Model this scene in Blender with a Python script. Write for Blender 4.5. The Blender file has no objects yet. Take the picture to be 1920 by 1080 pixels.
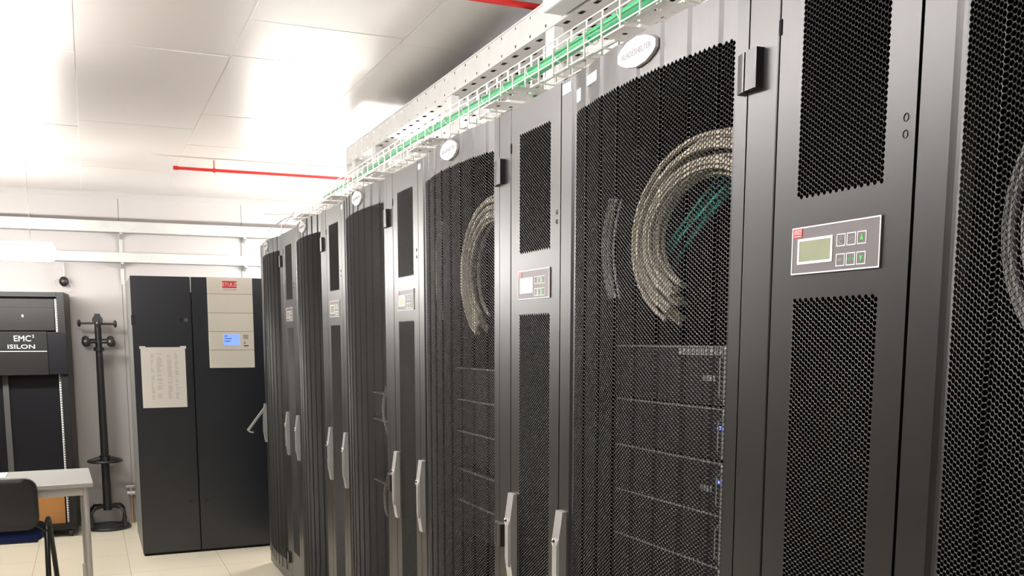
import bpy, bmesh, math, random
import numpy as np
from mathutils import Vector, Matrix
random.seed(7)
C = bpy.context.scene.collection
sc = bpy.context.scene
PI = math.pi

# ------------------------------------------------------------------ camera
cam_d = bpy.data.cameras.new('camera')
cam = bpy.data.objects.new('camera', cam_d); C.objects.link(cam)
F_PX, CX, CY = 1790.38, 925.81, 871.46
YAW, PITCH, ROLL = math.radians(22.8373), math.radians(-7.5165), math.radians(-0.0762)
fw = Vector((math.sin(YAW)*math.cos(PITCH), math.cos(YAW)*math.cos(PITCH), math.sin(PITCH)))
rt = Vector((math.cos(YAW), -math.sin(YAW), 0)); up = rt.cross(fw)
r2 = rt*math.cos(ROLL) + up*math.sin(ROLL); u2 = up*math.cos(ROLL) - rt*math.sin(ROLL)
m3 = Matrix((r2, u2, -fw)).transposed()
cam.matrix_world = Matrix.Translation((-1.0821, -1.6195, 1.5334)) @ m3.to_4x4()
cam_d.sensor_width = 36.0; cam_d.sensor_fit = 'HORIZONTAL'
cam_d.lens = F_PX/1920*36.0
cam_d.shift_x = (960-CX)/1920; cam_d.shift_y = (CY-540)/1920
cam_d.clip_start = 0.02; cam_d.clip_end = 60
sc.camera = cam

# ------------------------------------------------------------------ light set-up
LAMP, LAMP_FAR = 50.0, 92.0            # radiance of the luminaire diffusers
w = bpy.data.worlds.new('world'); sc.world = w; w.use_nodes = True
w.node_tree.nodes['Background'].inputs[0].default_value = (1.0, 0.95, 0.9, 1)
w.node_tree.nodes['Background'].inputs[1].default_value = 0.02
sc.view_settings.view_transform = 'Standard'; sc.view_settings.look = 'None'
sc.view_settings.gamma = 1.0; sc.view_settings.use_curve_mapping = False
sc.view_settings.exposure = 0.0
# lamp rows: (centre x, centre y); every lamp runs along x, 1.3 m long
LAMPS = [(-1.897, 5.45, 2.045, 'white tubular hung light at far left above the white desk'),
         (0.78, 5.66, 2.055, 'tubular hung light beyond the end of the rack row, above the tall grey cabinet'),
         (-1.53, 2.2, 2.56, 'unseen tubular light added along the left of the aisle, nearest the desk', PI/2),  # three unseen aisle lamps, added to brighten the upper rack fronts
         (-1.53, 0.8, 2.56, 'unseen tubular light added along the left of the aisle, second from the desk', PI/2),
         (-1.53, -0.6, 2.56, 'unseen tubular light added along the left of the aisle, third from the desk', PI/2),
         (1.55, 4.0, 2.42, 'unseen tubular light added behind the rack row halfway along it'),  # this and the next: unseen, added to brighten the ceiling by the tray
         (1.75, 0.6, 2.42, 'unseen tubular light added behind the nearest racks')]

# ------------------------------------------------------------------ materials
def mat(name, col, rough=0.5, metal=0.0, spec=0.5, emit=None, es=0.0, bump=0.0, bscale=400.0, var=0.0, vscale=3.0, coat=0.0):
    m = bpy.data.materials.new(name); m.use_nodes = True
    nt = m.node_tree; b = nt.nodes['Principled BSDF']
    b.inputs['Base Color'].default_value = (*col, 1)
    b.inputs['Roughness'].default_value = rough
    b.inputs['Metallic'].default_value = metal
    b.inputs['Specular IOR Level'].default_value = spec
    b.inputs['Coat Weight'].default_value = coat
    if emit:
        b.inputs['Emission Color'].default_value = (*emit, 1)
        b.inputs['Emission Strength'].default_value = es
    tc = nt.nodes.new('ShaderNodeTexCoord')
    if bump > 0:
        n = nt.nodes.new('ShaderNodeTexNoise'); n.inputs['Scale'].default_value = bscale
        n.inputs['Detail'].default_value = 2
        bp = nt.nodes.new('ShaderNodeBump'); bp.inputs['Strength'].default_value = bump
        bp.inputs['Distance'].default_value = 0.001
        nt.links.new(tc.outputs['Object'], n.inputs['Vector'])
        nt.links.new(n.outputs['Fac'], bp.inputs['Height'])
        nt.links.new(bp.outputs['Normal'], b.inputs['Normal'])
    if var > 0:
        n2 = nt.nodes.new('ShaderNodeTexNoise'); n2.inputs['Scale'].default_value = vscale
        n2.inputs['Detail'].default_value = 4
        mx = nt.nodes.new('ShaderNodeMix'); mx.data_type = 'RGBA'
        mx.inputs['A'].default_value = (*[c*(1-var) for c in col], 1)
        mx.inputs['B'].default_value = (*[min(1, c*(1+var)) for c in col], 1)
        nt.links.new(tc.outputs['Object'], n2.inputs['Vector'])
        nt.links.new(n2.outputs['Fac'], mx.inputs['Factor'])
        nt.links.new(mx.outputs['Result'], b.inputs['Base Color'])
    return m

M_RACK = mat('charcoal powder coat', (0.0060, 0.0050, 0.0053), 0.38, spec=0.45, bump=0.12, bscale=900, var=0.06, vscale=8, coat=0.7)
M_RACK.node_tree.nodes['Principled BSDF'].inputs['Coat Roughness'].default_value = 0.40
M_ROOFBOUNCE = mat('pale bounce roof skin', (0.80, 0.79, 0.77), 0.6, var=0.04)  # unseen pale rack tops, added to bounce light onto the brackets above
M_PLATE = mat('pale bracket paint', (0.86, 0.85, 0.82), 0.5, var=0.03)
M_DARK = mat('black inner metal', (0.012, 0.012, 0.012), 0.6, spec=0.3, var=0.1)
M_GROOVE = mat('shadow gap rubber', (0.008, 0.008, 0.008), 0.8, spec=0.2, var=0.1)
M_HINGE = mat('charcoal hinge plastic', (0.006, 0.0055, 0.0055), 0.42, spec=0.5, bump=0.1)
M_ALU = mat('satin aluminium', (0.62, 0.62, 0.61), 0.42, metal=0.75, var=0.05, vscale=30)
M_CHROME = mat('bright chrome', (0.85, 0.85, 0.85), 0.15, metal=1.0, var=0.02)
M_WHITE = mat('white plastic', (0.80, 0.80, 0.79), 0.45, var=0.02)
M_BADGE = mat('white badge', (0.60, 0.60, 0.60), 0.5, var=0.02)
M_BADGETX = mat('grey badge ink', (0.24, 0.24, 0.25), 0.5, var=0.02)
M_PAPER = mat('white paper', (0.90, 0.88, 0.83), 0.8, spec=0.2, var=0.02)
M_STICK = mat('white sticker', (0.85, 0.85, 0.85), 0.6, var=0.02)
M_GREYTXT = mat('light grey ink', (0.45, 0.45, 0.46), 0.5, var=0.02)
M_OVER = mat('grey overlay film', (0.16, 0.145, 0.15), 0.45, var=0.04, vscale=20)
M_LCD = mat('pale green display', (0.30, 0.335, 0.22), 0.3, var=0.12, vscale=18)
M_RED = mat('red logo', (0.70, 0.045, 0.045), 0.5, var=0.03)
M_GREEN = mat('green ink', (0.12, 0.62, 0.14), 0.5, var=0.03)
M_GALV = mat('galvanised steel', (0.74, 0.74, 0.72), 0.5, metal=0.55, var=0.08, vscale=14, bump=0.03, bscale=120)
M_TRAYW = mat('dull galvanised tray steel', (0.46, 0.47, 0.45), 0.45, metal=0.5, var=0.10, vscale=12)
M_ZINC = mat('zinc plated wire', (0.78, 0.77, 0.72), 0.4, metal=0.5, var=0.05)
M_CABGREEN = mat('green cable sheath', (0.075, 0.46, 0.20), 0.4, var=0.10, vscale=20)
M_CABBEIGE = mat('beige cable sheath', (0.62, 0.57, 0.45), 0.5, var=0.12, vscale=60)
M_CABGREY = mat('grey cable sheath', (0.42, 0.41, 0.39), 0.5, var=0.10, vscale=60)
M_CABTEAL = mat('teal cable sheath', (0.03, 0.36, 0.32), 0.5, var=0.10, vscale=60)
M_REDPIPE = mat('red pipe paint', (0.78, 0.035, 0.03), 0.4, var=0.04, vscale=20)
M_CEIL = mat('white enamelled ceiling panel', (0.71, 0.672, 0.645), 0.36, spec=0.5, var=0.03, vscale=2)
M_SEAM = mat('white ceiling joint', (0.82, 0.80, 0.77), 0.5, var=0.02)
M_WALL = mat('white wall panel', (0.40, 0.378, 0.368), 0.55, var=0.03, vscale=1.5)
M_WDARK = mat('unseen dark wall', (0.035, 0.033, 0.033), 0.6, spec=0.3, var=0.05)  # unseen walls, coloured dark to keep the rack reflections dark
M_WSEAM = mat('wall panel joint', (0.22, 0.21, 0.19), 0.7, var=0.05)
M_CAB = mat('dark slate cabinet paint', (0.006, 0.009, 0.0155), 0.33, spec=0.85, bump=0.1, bscale=700, var=0.05, vscale=6)
M_CABSIDE = mat('grey cabinet side', (0.22, 0.22, 0.21), 0.5, var=0.06, vscale=6)
M_CREAM = mat('cream control fascia', (0.80, 0.775, 0.69), 0.5, var=0.03)
M_CLINE = mat('cream fascia joint', (0.40, 0.37, 0.31), 0.6, var=0.03)
M_SCREEN = mat('lit blue screen', (0.15, 0.25, 0.6), 0.3, emit=(0.26, 0.42, 0.98), es=0.85)
M_SCREENTX = mat('screen text', (0.05, 0.1, 0.4), 0.3, var=0.02)
M_BLACK = mat('black plastic', (0.012, 0.012, 0.013), 0.4, var=0.06)
M_STAND = mat('black painted steel', (0.014, 0.014, 0.014), 0.35, var=0.06)
M_EMCBODY = mat('black rack steel', (0.012, 0.011, 0.011), 0.45, spec=0.3, var=0.06)
M_EMCPAN = mat('dark grey bezel', (0.013, 0.0125, 0.013), 0.4, spec=0.3, var=0.06)
M_EMCNAVY = mat('near black bezel', (0.005, 0.005, 0.0075), 0.4, spec=0.3, var=0.06)
M_DARKPOST = mat('dull grey post', (0.07, 0.068, 0.066), 0.5, spec=0.3, var=0.05)
M_CARD = mat('brown cardboard', (0.36, 0.17, 0.055), 0.8, spec=0.2, var=0.06, vscale=20)
M_DESK = mat('light grey laminate', (0.36, 0.355, 0.335), 0.35, var=0.02)
M_DESKMET = mat('grey table steel', (0.50, 0.48, 0.45), 0.4, metal=0.3, var=0.03)
M_SEAT = mat('navy seat fabric', (0.010, 0.018, 0.075), 0.9, spec=0.2, bump=0.3, bscale=900, var=0.1, vscale=40)
M_COPPER = mat('copper pipe', (0.55, 0.36, 0.24), 0.4, metal=0.6, var=0.05)
M_BLUELED = mat('blue indicator', (0.1, 0.1, 0.9), 0.3, emit=(0.10, 0.16, 1.0), es=4.0)
M_SRV = mat('server charcoal', (0.010, 0.010, 0.011), 0.55, spec=0.25, var=0.1, vscale=30)
M_SRVEDGE = mat('server bare edge', (0.50, 0.50, 0.48), 0.4, metal=0.6, var=0.05)
M_LAMP = mat('lamp diffuser', (0.9, 0.9, 0.9), 0.4, emit=(1.0, 0.95, 0.935), es=LAMP)
M_LAMPF = mat('bright lamp diffuser', (0.9, 0.9, 0.9), 0.4, emit=(1.0, 0.965, 0.915), es=LAMP_FAR)

def floor_mat():
    m = mat('beige floor tile', (0.78, 0.72, 0.57), 0.28, spec=0.5)
    nt = m.node_tree; b = nt.nodes['Principled BSDF']
    tc = nt.nodes.new('ShaderNodeTexCoord'); mp = nt.nodes.new('ShaderNodeMapping')
    mp.inputs['Location'].default_value = (0.3, -0.2, 0)
    br = nt.nodes.new('ShaderNodeTexBrick'); br.offset = 0.0
    br.inputs['Scale'].default_value = 1.0
    br.inputs['Brick Width'].default_value = 0.6; br.inputs['Row Height'].default_value = 0.6
    br.inputs['Mortar Size'].default_value = 0.0018; br.inputs['Mortar Smooth'].default_value = 0.2
    br.inputs['Color1'].default_value = (0.80, 0.74, 0.59, 1); br.inputs['Color2'].default_value = (0.76, 0.70, 0.555, 1)
    br.inputs['Mortar'].default_value = (0.30, 0.25, 0.18, 1)
    nt.links.new(tc.outputs['Object'], mp.inputs['Vector']); nt.links.new(mp.outputs['Vector'], br.inputs['Vector'])
    nt.links.new(br.outputs['Color'], b.inputs['Base Color'])
    return m
M_FLOOR = floor_mat()

# ------------------------------------------------------------------ mesh helpers
class MB:
    def __init__(s): s.v = []; s.f = []; s.m = []
    def add(s, vs, fs, mi=0):
        o = len(s.v); s.v += [tuple(p) for p in vs]
        for q in fs: s.f.append(tuple(i+o for i in q)); s.m.append(mi)
        return s
    def box(s, x0, x1, y0, y1, z0, z1, mi=0, bev=0.0):
        if bev <= 0:
            vs = [(x, y, z) for x in (x0, x1) for y in (y0, y1) for z in (z0, z1)]
            fs = [(0,1,3,2), (4,6,7,5), (0,4,5,1), (2,3,7,6), (0,2,6,4), (1,5,7,3)]
            return s.add(vs, fs, mi)
        b = bmesh.new(); bmesh.ops.create_cube(b, size=1)
        for v in b.verts:
            v.co = Vector(((x0+x1)/2+v.co.x*(x1-x0), (y0+y1)/2+v.co.y*(y1-y0), (z0+z1)/2+v.co.z*(z1-z0)))
        bmesh.ops.bevel(b, geom=list(b.edges), offset=bev, segments=2, affect='EDGES', profile=0.5)
        return s.bm(b, mi)
    def bm(s, b, mi=0, M=None):
        b.verts.index_update()
        s.add([(M @ v.co if M else v.co) for v in b.verts], [[v.index for v in f.verts] for f in b.faces], mi)
        b.free(); return s
    def prism(s, poly, axis, a, b, mi=0):
        # poly: list of (p,q) in the two other axes, extruded along axis from a to b
        n = len(poly)
        def P(p, q, t): return {'x': (t, p, q), 'y': (p, t, q), 'z': (p, q, t)}[axis]
        vs = [P(p, q, a) for p, q in poly] + [P(p, q, b) for p, q in poly]
        fs = [tuple(range(n))[::-1], tuple(range(n, 2*n))] + [(i, (i+1) % n, n+(i+1) % n, n+i) for i in range(n)]
        return s.add(vs, fs, mi)
    def tube(s, path, r, n=8, mi=0, closed=False, cap=True):
        P = [Vector(p) for p in path]; k = len(P)
        rad = r if isinstance(r, (list, tuple)) else [r]*k
        T = []
        for i in range(k):
            a = P[(i-1) % k] if (closed or i > 0) else P[i]
            b = P[(i+1) % k] if (closed or i < k-1) else P[i]
            T.append((b-a).normalized())
        N = Vector((0, 0, 1)) if abs(T[0].z) < 0.9 else Vector((1, 0, 0))
        vs = []
        for i in range(k):
            N = (N - T[i]*N.dot(T[i])).normalized(); B = T[i].cross(N)
            for j in range(n):
                a = 2*PI*j/n
                vs.append(P[i] + (N*math.cos(a)+B*math.sin(a))*rad[i])
        fs = []
        for i in range(k if closed else k-1):
            i2 = (i+1) % k
            for j in range(n):
                fs.append((i*n+j, i*n+(j+1) % n, i2*n+(j+1) % n, i2*n+j))
        if cap and not closed:
            fs.append(tuple(range(n))[::-1]); fs.append(tuple(range((k-1)*n, k*n)))
        return s.add(vs, fs, mi)
    def cyl(s, p, q, r, n=16, mi=0): return s.tube([p, q], r, n, mi)
    def ball(s, c, rx, ry, rz, mi=0, seg=14):
        b = bmesh.new(); bmesh.ops.create_uvsphere(b, u_segments=seg, v_segments=max(6, seg//2+1), radius=1)
        return s.bm(b, mi, Matrix.Translation(c) @ Matrix.Diagonal((rx, ry, rz, 1)))
    def build(s, name, mats, parent=None, smooth=False, loc=None):
        me = bpy.data.meshes.new(name); me.from_pydata(s.v, [], s.f)
        for x in (mats if isinstance(mats, (list, tuple)) else [mats]): me.materials.append(x)
        me.polygons.foreach_set('material_index', s.m)
        b = bmesh.new(); b.from_mesh(me); bmesh.ops.recalc_face_normals(b, faces=b.faces); b.to_mesh(me); b.free()
        if smooth: smooth_by_angle(me, math.radians(smooth if smooth is not True else 40))
        o = bpy.data.objects.new(name, me); C.objects.link(o)
        if parent: o.parent = parent
        if loc: o.location = loc
        return o

def smooth_by_angle(me, ang):
    me.polygons.foreach_set('use_smooth', [True]*len(me.polygons))
    b = bmesh.new(); b.from_mesh(me)
    sharp = [False]*len(me.edges)
    b.edges.ensure_lookup_table()
    for e in b.edges:
        if len(e.link_faces) == 2 and e.calc_face_angle(0) > ang: sharp[e.index] = True
    b.free()
    at = me.attributes.get('sharp_edge') or me.attributes.new('sharp_edge', 'BOOLEAN', 'EDGE')
    at.data.foreach_set('value', sharp)

def tag(o, label=None, cat=None, group=None, kind=None):
    if label: o['label'] = label
    if cat: o['category'] = cat
    if group: o['group'] = group
    if kind: o['kind'] = kind
    return o
def thing(name, label, cat, loc=(0, 0, 0), rz=0.0, group=None):
    o = bpy.data.objects.new(name, None); C.objects.link(o)
    o.location = loc; o.rotation_euler = (0, 0, rz); o.empty_display_size = 0.1
    return tag(o, label, cat, group)
def copy_tree(o, parent=None):
    c = o.copy(); C.objects.link(c)
    if parent: c.parent = parent
    for ch in list(o.children): copy_tree(ch, c)
    return c
def text(name, body, size, origin, right, upv, m, parent, depth=0.0006, align='CENTER', xs=1.0):
    cu = bpy.data.curves.new(name, 'FONT'); cu.body = body; cu.size = size; cu.extrude = depth
    cu.align_x = align; cu.align_y = 'CENTER'; cu.resolution_u = 3
    t = bpy.data.objects.new(name, cu); C.objects.link(t)
    bpy.context.view_layer.update()
    me = bpy.data.meshes.new_from_object(t.evaluated_get(bpy.context.evaluated_depsgraph_get()))
    bpy.data.objects.remove(t); bpy.data.curves.remove(cu)
    R_ = Vector(right).normalized(); U_ = Vector(upv).normalized(); N_ = R_.cross(U_)
    mm = Matrix((R_*xs, U_, N_)).transposed().to_4x4(); mm.translation = Vector(origin)
    me.transform(mm); me.materials.clear(); me.materials.append(m); me.name = name
    o = bpy.data.objects.new(name, me); C.objects.link(o)
    if parent: o.parent = parent
    return o

def perforated(u0, u1, z0, z1, du=0.0066, dv=0.0088, r=0.0038, th=0.0017, ch=0.0, stagger=True, margin=0.004):
    """hexagonally perforated sheet: arrays of (depth,u,z) verts and quads, one ring of metal per hole"""
    ncol = int((u1-u0-2*margin)/du); off_u = (u1-u0-(ncol-1)*du)/2
    nrow = int((z1-z0-2*margin)/dv - 0.5); off_z = (z1-z0-(nrow-0.5)*dv)/2
    i, j = np.meshgrid(np.arange(ncol), np.arange(nrow), indexing='ij'); i = i.ravel(); j = j.ravel()
    uc = u0+off_u+i*du; zc = z0+off_z+(j+0.5*(i % 2))*dv
    wq = (du*du-dv*dv/4)/(2*du); cq = (du*du+dv*dv/4)/(2*du); h = dv/2
    out = np.array([(cq, 0), (wq, h), (0, h), (-wq, h), (-cq, 0), (-wq, -h), (0, -h), (wq, -h)])
    ang = np.arctan2(out[:, 1]*1.0, out[:, 0]); ang = np.radians([0, 47, 90, 133, 180, 227, 270, 313])
    cir = np.stack([np.cos(ang), np.sin(ang)], 1)
    N = len(uc); V = np.zeros((N, 3, 8, 3))
    for k, (ring, x) in enumerate(((out, 0.0), (cir*r, 0.0005), (cir*r, th))):
        V[:, k, :, 0] = x; V[:, k, :, 1] = uc[:, None]+ring[None, :, 0]; V[:, k, :, 2] = zc[:, None]+ring[None, :, 1]
    base = np.arange(N)[:, None, None]*24
    q = []
    for k in range(2):
        for t in range(8):
            t2 = (t+1) % 8
            q.append([k*8+t, k*8+t2, (k+1)*8+t2, (k+1)*8+t])
    Q = (base+np.array(q)[None]).reshape(-1, 4)
    V = V.reshape(-1, 3)
    # flat border metal between the sheet's edge and the outermost cells
    bv, bq = [], []
    def quad(p, q, r_, s_):
        k = len(bv); bv.extend([(0.0, *p), (0.0, *q), (0.0, *r_), (0.0, *s_)]); bq.append((k, k+1, k+2, k+3))
    full_lo, full_hi = [4, 5, 6, 7, 0], [4, 3, 2, 1, 0]
    for c_ in range(ncol):
        uu = u0+off_u+c_*du; zl = z0+off_z+0.5*(c_ % 2)*dv; zh = zl+(nrow-1)*dv
        lo = full_lo if c_ % 2 == 0 else full_lo[1:4]; hi = full_hi if c_ % 2 == 1 else full_hi[1:4]
        drop = 4 if c_ == 0 else (0 if c_ == ncol-1 else -1)
        lo = [k for k in lo if k != drop]; hi = [k for k in hi if k != drop]
        for idx, zc_, ze in ((lo, zl, z0), (hi, zh, z1)):
            for k1, k2 in zip(idx[:-1], idx[1:]):
                p, q = out[k1], out[k2]
                quad((uu+p[0], zc_+p[1]), (uu+q[0], zc_+q[1]), (uu+q[0], ze), (uu+p[0], ze))
        if c_ in (0, ncol-1):
            ue = u0 if c_ == 0 else u1; side = [3, 4, 5] if c_ == 0 else [1, 0, 7]
            for r_ in range(nrow):
                for k1, k2 in zip(side[:-1], side[1:]):
                    p, q = out[k1], out[k2]; zz = zl+r_*dv
                    quad((uu+p[0], zz+p[1]), (uu+q[0], zz+q[1]), (ue, zz+q[1]), (ue, zz+p[1]))
            sg = -1 if c_ == 0 else 1
            for za, ze in ((zl-h, z0), (zh+h, z1)): quad((uu+sg*wq, za), (ue, za), (ue, ze), (uu+sg*wq, ze))
    return np.concatenate([V, np.array(bv)]), np.concatenate([Q, np.array(bq)+len(V)])

def mesh_np(name, V, Q, mats, mi=None):
    me = bpy.data.meshes.new(name)
    me.vertices.add(len(V)); me.vertices.foreach_set('co', V.astype(np.float32).ravel())
    me.loops.add(Q.size); me.loops.foreach_set('vertex_index', Q.astype(np.int32).ravel())
    me.polygons.add(len(Q)); me.polygons.foreach_set('loop_start', np.arange(0, Q.size, 4, dtype=np.int32))
    me.polygons.foreach_set('loop_total', np.full(len(Q), 4, dtype=np.int32))
    for x in (mats if isinstance(mats, (list, tuple)) else [mats]): me.materials.append(x)
    if mi is not None: me.polygons.foreach_set('material_index', mi.astype(np.int32))
    me.update(calc_edges=True); me.validate(); me.shade_flat()
    return me
def quads_of(mb):
    V = np.array(mb.v, float); Q = np.array([q if len(q) == 4 else (q[0], q[1], q[2], q[2]) for q in mb.f], int)
    return V, Q
def join_np(parts):
    Vs, Qs, o = [], [], 0
    for V, Q in parts: Vs.append(V); Qs.append(Q+o); o += len(V)
    return np.concatenate(Vs), np.concatenate(Qs)
def grid_sheet(p0, pu, pv, nu, nv, hw, hh, skip=None, th=None):
    """flat sheet with nu x nv rectangular slots; p0 corner, pu/pv edge vectors, hw/hh slot half sizes as fractions of a cell"""
    mb = MB(); p0 = Vector(p0); pu = Vector(pu)/nu; pv = Vector(pv)/nv; n = Vector(th) if th else Vector((0, 0, 0))
    for a in range(nu):
        for b in range(nv):
            c = p0+pu*(a+.5)+pv*(b+.5)
            out = [c-pu*.5-pv*.5, c+pu*.5-pv*.5, c+pu*.5+pv*.5, c-pu*.5+pv*.5]
            if skip and skip(a, b):
                mb.add(out, [(0, 1, 2, 3)]); continue
            inn = [c-pu*hw-pv*hh, c+pu*hw-pv*hh, c+pu*hw+pv*hh, c-pu*hw+pv*hh]
            mb.add(out+inn, [(k, (k+1) % 4, 4+(k+1) % 4, 4+k) for k in range(4)])
            if th:
                mb.add(inn+[q+n for q in inn], [(k, (k+1) % 4, 4+(k+1) % 4, 4+k) for k in range(4)])
    return mb

# ------------------------------------------------------------------ the room
X0, X1, Y0, Y1, H = -2.62, 3.2, -5.0, 6.9, 2.71
def struct(o): return tag(o, kind='structure')
struct(MB().box(X0-.1, X1+.1, Y0-.1, Y1+.1, -0.12, 0).build('floor', M_FLOOR))
# ceiling: enamelled panels with light joints
mb = MB(); mb.box(X0-.1, X1+.1, Y0-.1, Y1+.1, H+0.0016, H+0.10, 1)
cols = [-1.07+0.6*k for k in range(-5, 8)]
cr = random.Random(3)
starts = {}
for k, xa in enumerate(cols):
    xb = xa+0.6
    xa2, xb2 = max(xa, X0), min(xb, X1)
    if xb2-xa2 < 0.02: continue
    if abs(xa+1.07) < .01: seams = [-3.4, -1.9, -0.4, 1.15, 2.68, 4.2, 5.7]
    elif abs(xa+0.47) < .01: seams = [-3.5, -2.0, -0.5, 0.7, 2.17, 2.66, 3.8, 4.66, 5.56]
    else:
        st = Y0+cr.uniform(.2, 1.4); seams = [st+1.5*i for i in range(8)]
    ys = [Y0]+[y for y in seams if Y0+.1 < y < Y1-.1]+[Y1]
    for ya, yb in zip(ys[:-1], ys[1:]):
        g = 0.0032; t1, t2 = cr.uniform(-.0012, .0012), cr.uniform(-.0012, .0012)
        z = [H+t1, H-t1+t2, H+t2, H-t2]
        q = [(xa2+g, ya+g), (xb2-g, ya+g), (xb2-g, yb-g), (xa2+g, yb-g)]
        mb.add([(x, y, zz) for (x, y), zz in zip(q, z)]+[(x, y, H+0.0022) for x, y in q],
               [(0, 3, 2, 1), (0, 1, 5, 4), (1, 2, 6, 5), (2, 3, 7, 6), (3, 0, 4, 7)], 0)
struct(mb.build('ceiling', [M_CEIL, M_SEAM]))
# back wall: tall sandwich panels with joints
mb = MB(); mb.box(X0-.1, X1+.1, Y1+0.004, Y1+0.12, 0, H, 1)
xs = sorted([-0.802+0.975*k for k in range(-3, 5)])
xs = [X0-.1]+[x for x in xs if X0 < x < X1]+[X1+.1]
for a, b in zip(xs[:-1], xs[1:]): mb.box(a+.003, b-.003, Y1, Y1+.01, 0, H, 0)
struct(mb.build('wall_back', [M_WALL, M_WSEAM]))
struct(MB().box(X0-.12, X0, Y0-.1, Y1+.1, 0, H).build('wall_left', M_WDARK))
struct(MB().box(X1, X1+.12, Y0-.1, Y1+.1, 0, H).build('wall_right', M_WALL))
struct(MB().box(X0, X1, Y0-.12, Y0, 0, H).build('wall_front', M_WDARK))
mb = MB(); mb.prism([(Y1, H), (Y1-.03, H), (Y1-.02, H-.012), (Y1-.008, H-.03), (Y1, H-.045)], 'x', X0, X1)
struct(mb.build('trim_1', M_WALL))

# ------------------------------------------------------------------ luminaires
def make_lamp(x, y, z, label, rz=0.0):
    t = thing('hanging_light', label, 'ceiling light', (x, y, z), rz, 'tubular lights hung under the ceiling')
    L, W, Hh = 0.65, 0.055, 0.055
    b = bmesh.new(); bmesh.ops.create_cube(b, size=1)
    for v in b.verts: v.co = Vector((v.co.x*2*L, v.co.y*2*W, v.co.z*2*Hh+Hh))
    bmesh.ops.bevel(b, geom=list(b.edges), offset=0.035, segments=4, affect='EDGES', profile=0.5)
    MB().bm(b).build('diffuser', M_LAMPF if y > 5 else M_LAMP, t, True)
    MB().box(-L*.97, L*.97, -.035, .035, .108, .124, 0, .004).build('housing', M_WHITE, t)
    for sx in (-.5, .5): MB().cyl((sx, 0, .12), (sx, 0, H-z-.001), .002, 6).build('suspension_rod', M_ZINC, t)
    return t
for lamp in LAMPS: make_lamp(*lamp)

# ------------------------------------------------------------------ server rack
RW, RH, RD = 0.80, 2.15, 1.15
GROOVES = [0.157+0.0826*k for k in range(7)]
PU0, PU1, PZ0, PZ1 = 0.118, 0.727, 0.16, 2.066
def arc(u):
    t = (u-0.42)/0.315
    return 0.004-0.030*(1-t*t)
def prof(u):
    u = np.asarray(u, float); d, hw = 0.0021, 0.0038
    us, xs_ = [PU0], [0.0]
    for g in GROOVES: us += [g-hw, g+hw]; xs_ += [d, -d]
    return arc(u)+np.interp(u, us+[PU1], xs_+[0.0])
def make_door_mesh():
    V, Q = perforated(PU0, PU1, PZ0, PZ1)
    V = V.copy(); V[:, 0] += prof(V[:, 1])
    mb = MB()
    us = sorted(set([PU0, PU1]+[g+d for g in GROOVES for d in (-.0038, .0038)]+list(np.linspace(PU0, PU1, 26))))
    for za, zb in ((0.10, PZ0), (PZ1, RH-.006)):
        for a, b in zip(us[:-1], us[1:]):
            xa, xb = float(prof(a)), float(prof(b))
            mb.add([(xa, a, za), (xb, b, za), (xb, b, zb), (xa, a, zb)], [(0, 1, 2, 3)])
        for a, b in zip(us[:-1], us[1:]):   # returned edge
            xa, xb = float(prof(a)), float(prof(b)); z = zb if za > 1 else za
            mb.add([(xa, a, z), (xb, b, z), (.03, b, z), (.03, a, z)], [(0, 1, 2, 3)])
    zl, zh = 0.10, RH-.006
    # right stile
    xr = float(prof(PU0))
    mb.box(xr, .03, 0.085, PU0, zl, zh)
    # left stile: flat with a rounded turn-in towards the perforated part
    st = [(.03, .7985), (.002, .7985), (-.001, .7955), (-.001, .742), (.001, .738), (float(prof(PU1))+.0003, .7335), (float(prof(PU1)), PU1), (.03, PU1)]
    n = len(st)
    for a in range(n):
        p, q = st[a], st[(a+1) % n]
        mb.add([(p[0], p[1], zl), (q[0], q[1], zl), (q[0], q[1], zh), (p[0], p[1], zh)], [(0, 1, 2, 3)])
    mb.add([(st[1][0], st[1][1], zh), (st[3][0], st[3][1], zh), (.03, PU1, zh), (.03, .7985, zh)], [(0, 1, 2, 3)])
    W, P = quads_of(mb)
    return mesh_np('door', *join_np([(V, Q), (W, P)]), M_RACK)
DOOR_ME = make_door_mesh()

def make_handle(parent, y, z0=0.845, z1=1.103, open_lever=False):
    pr = lambda a, b, top: [(-.001, a), (-.012, a), (-top, a+.07), (-top, b-.07), (-.012, b), (-.001, b)]
    h = MB().prism([(p, q) for p, q in pr(z0, z1, .022)], 'y', y-.019, y+.019, 0)
    ho = h.build('handle', M_ALU, parent)
    if not open_lever:
        MB().box(-.0235, -.0215, y-.0025, y+.0025, z0+.055, z1-.075, 0).build('slot', M_GROOVE, ho)
        lv = MB().prism([(-.022, z0+.05), (-.027, z0+.055), (-.027, z1-.085), (-.022, z1-.07)], 'y', y-.016, y-.004, 0)
        lv.build('lever', M_ALU, ho)
        MB().ball((-.026, y+.001, z1-.078), .006, .006, .011, 0, 10).build('latch_knob', M_CHROME, ho)
    else:
        a, b = Vector((-.015, y, z1-.035)), Vector((-.125, y-.01, z1-.175))
        d = (b-a)
        lv = MB().prism([(a.x-.004, a.z+.006), (b.x-.006, b.z+.002), (b.x+.002, b.z-.008), (a.x+.004, a.z-.006)], 'y', y-.014, y+.014, 0)
        lv.build('lever', M_ALU, ho)
        MB().cyl((b.x+.005, y-.005, b.z-.004), (b.x+.035, y-.005, b.z-.012), .009, 10).build('latch_knob', M_CHROME, ho)
    return ho
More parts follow.
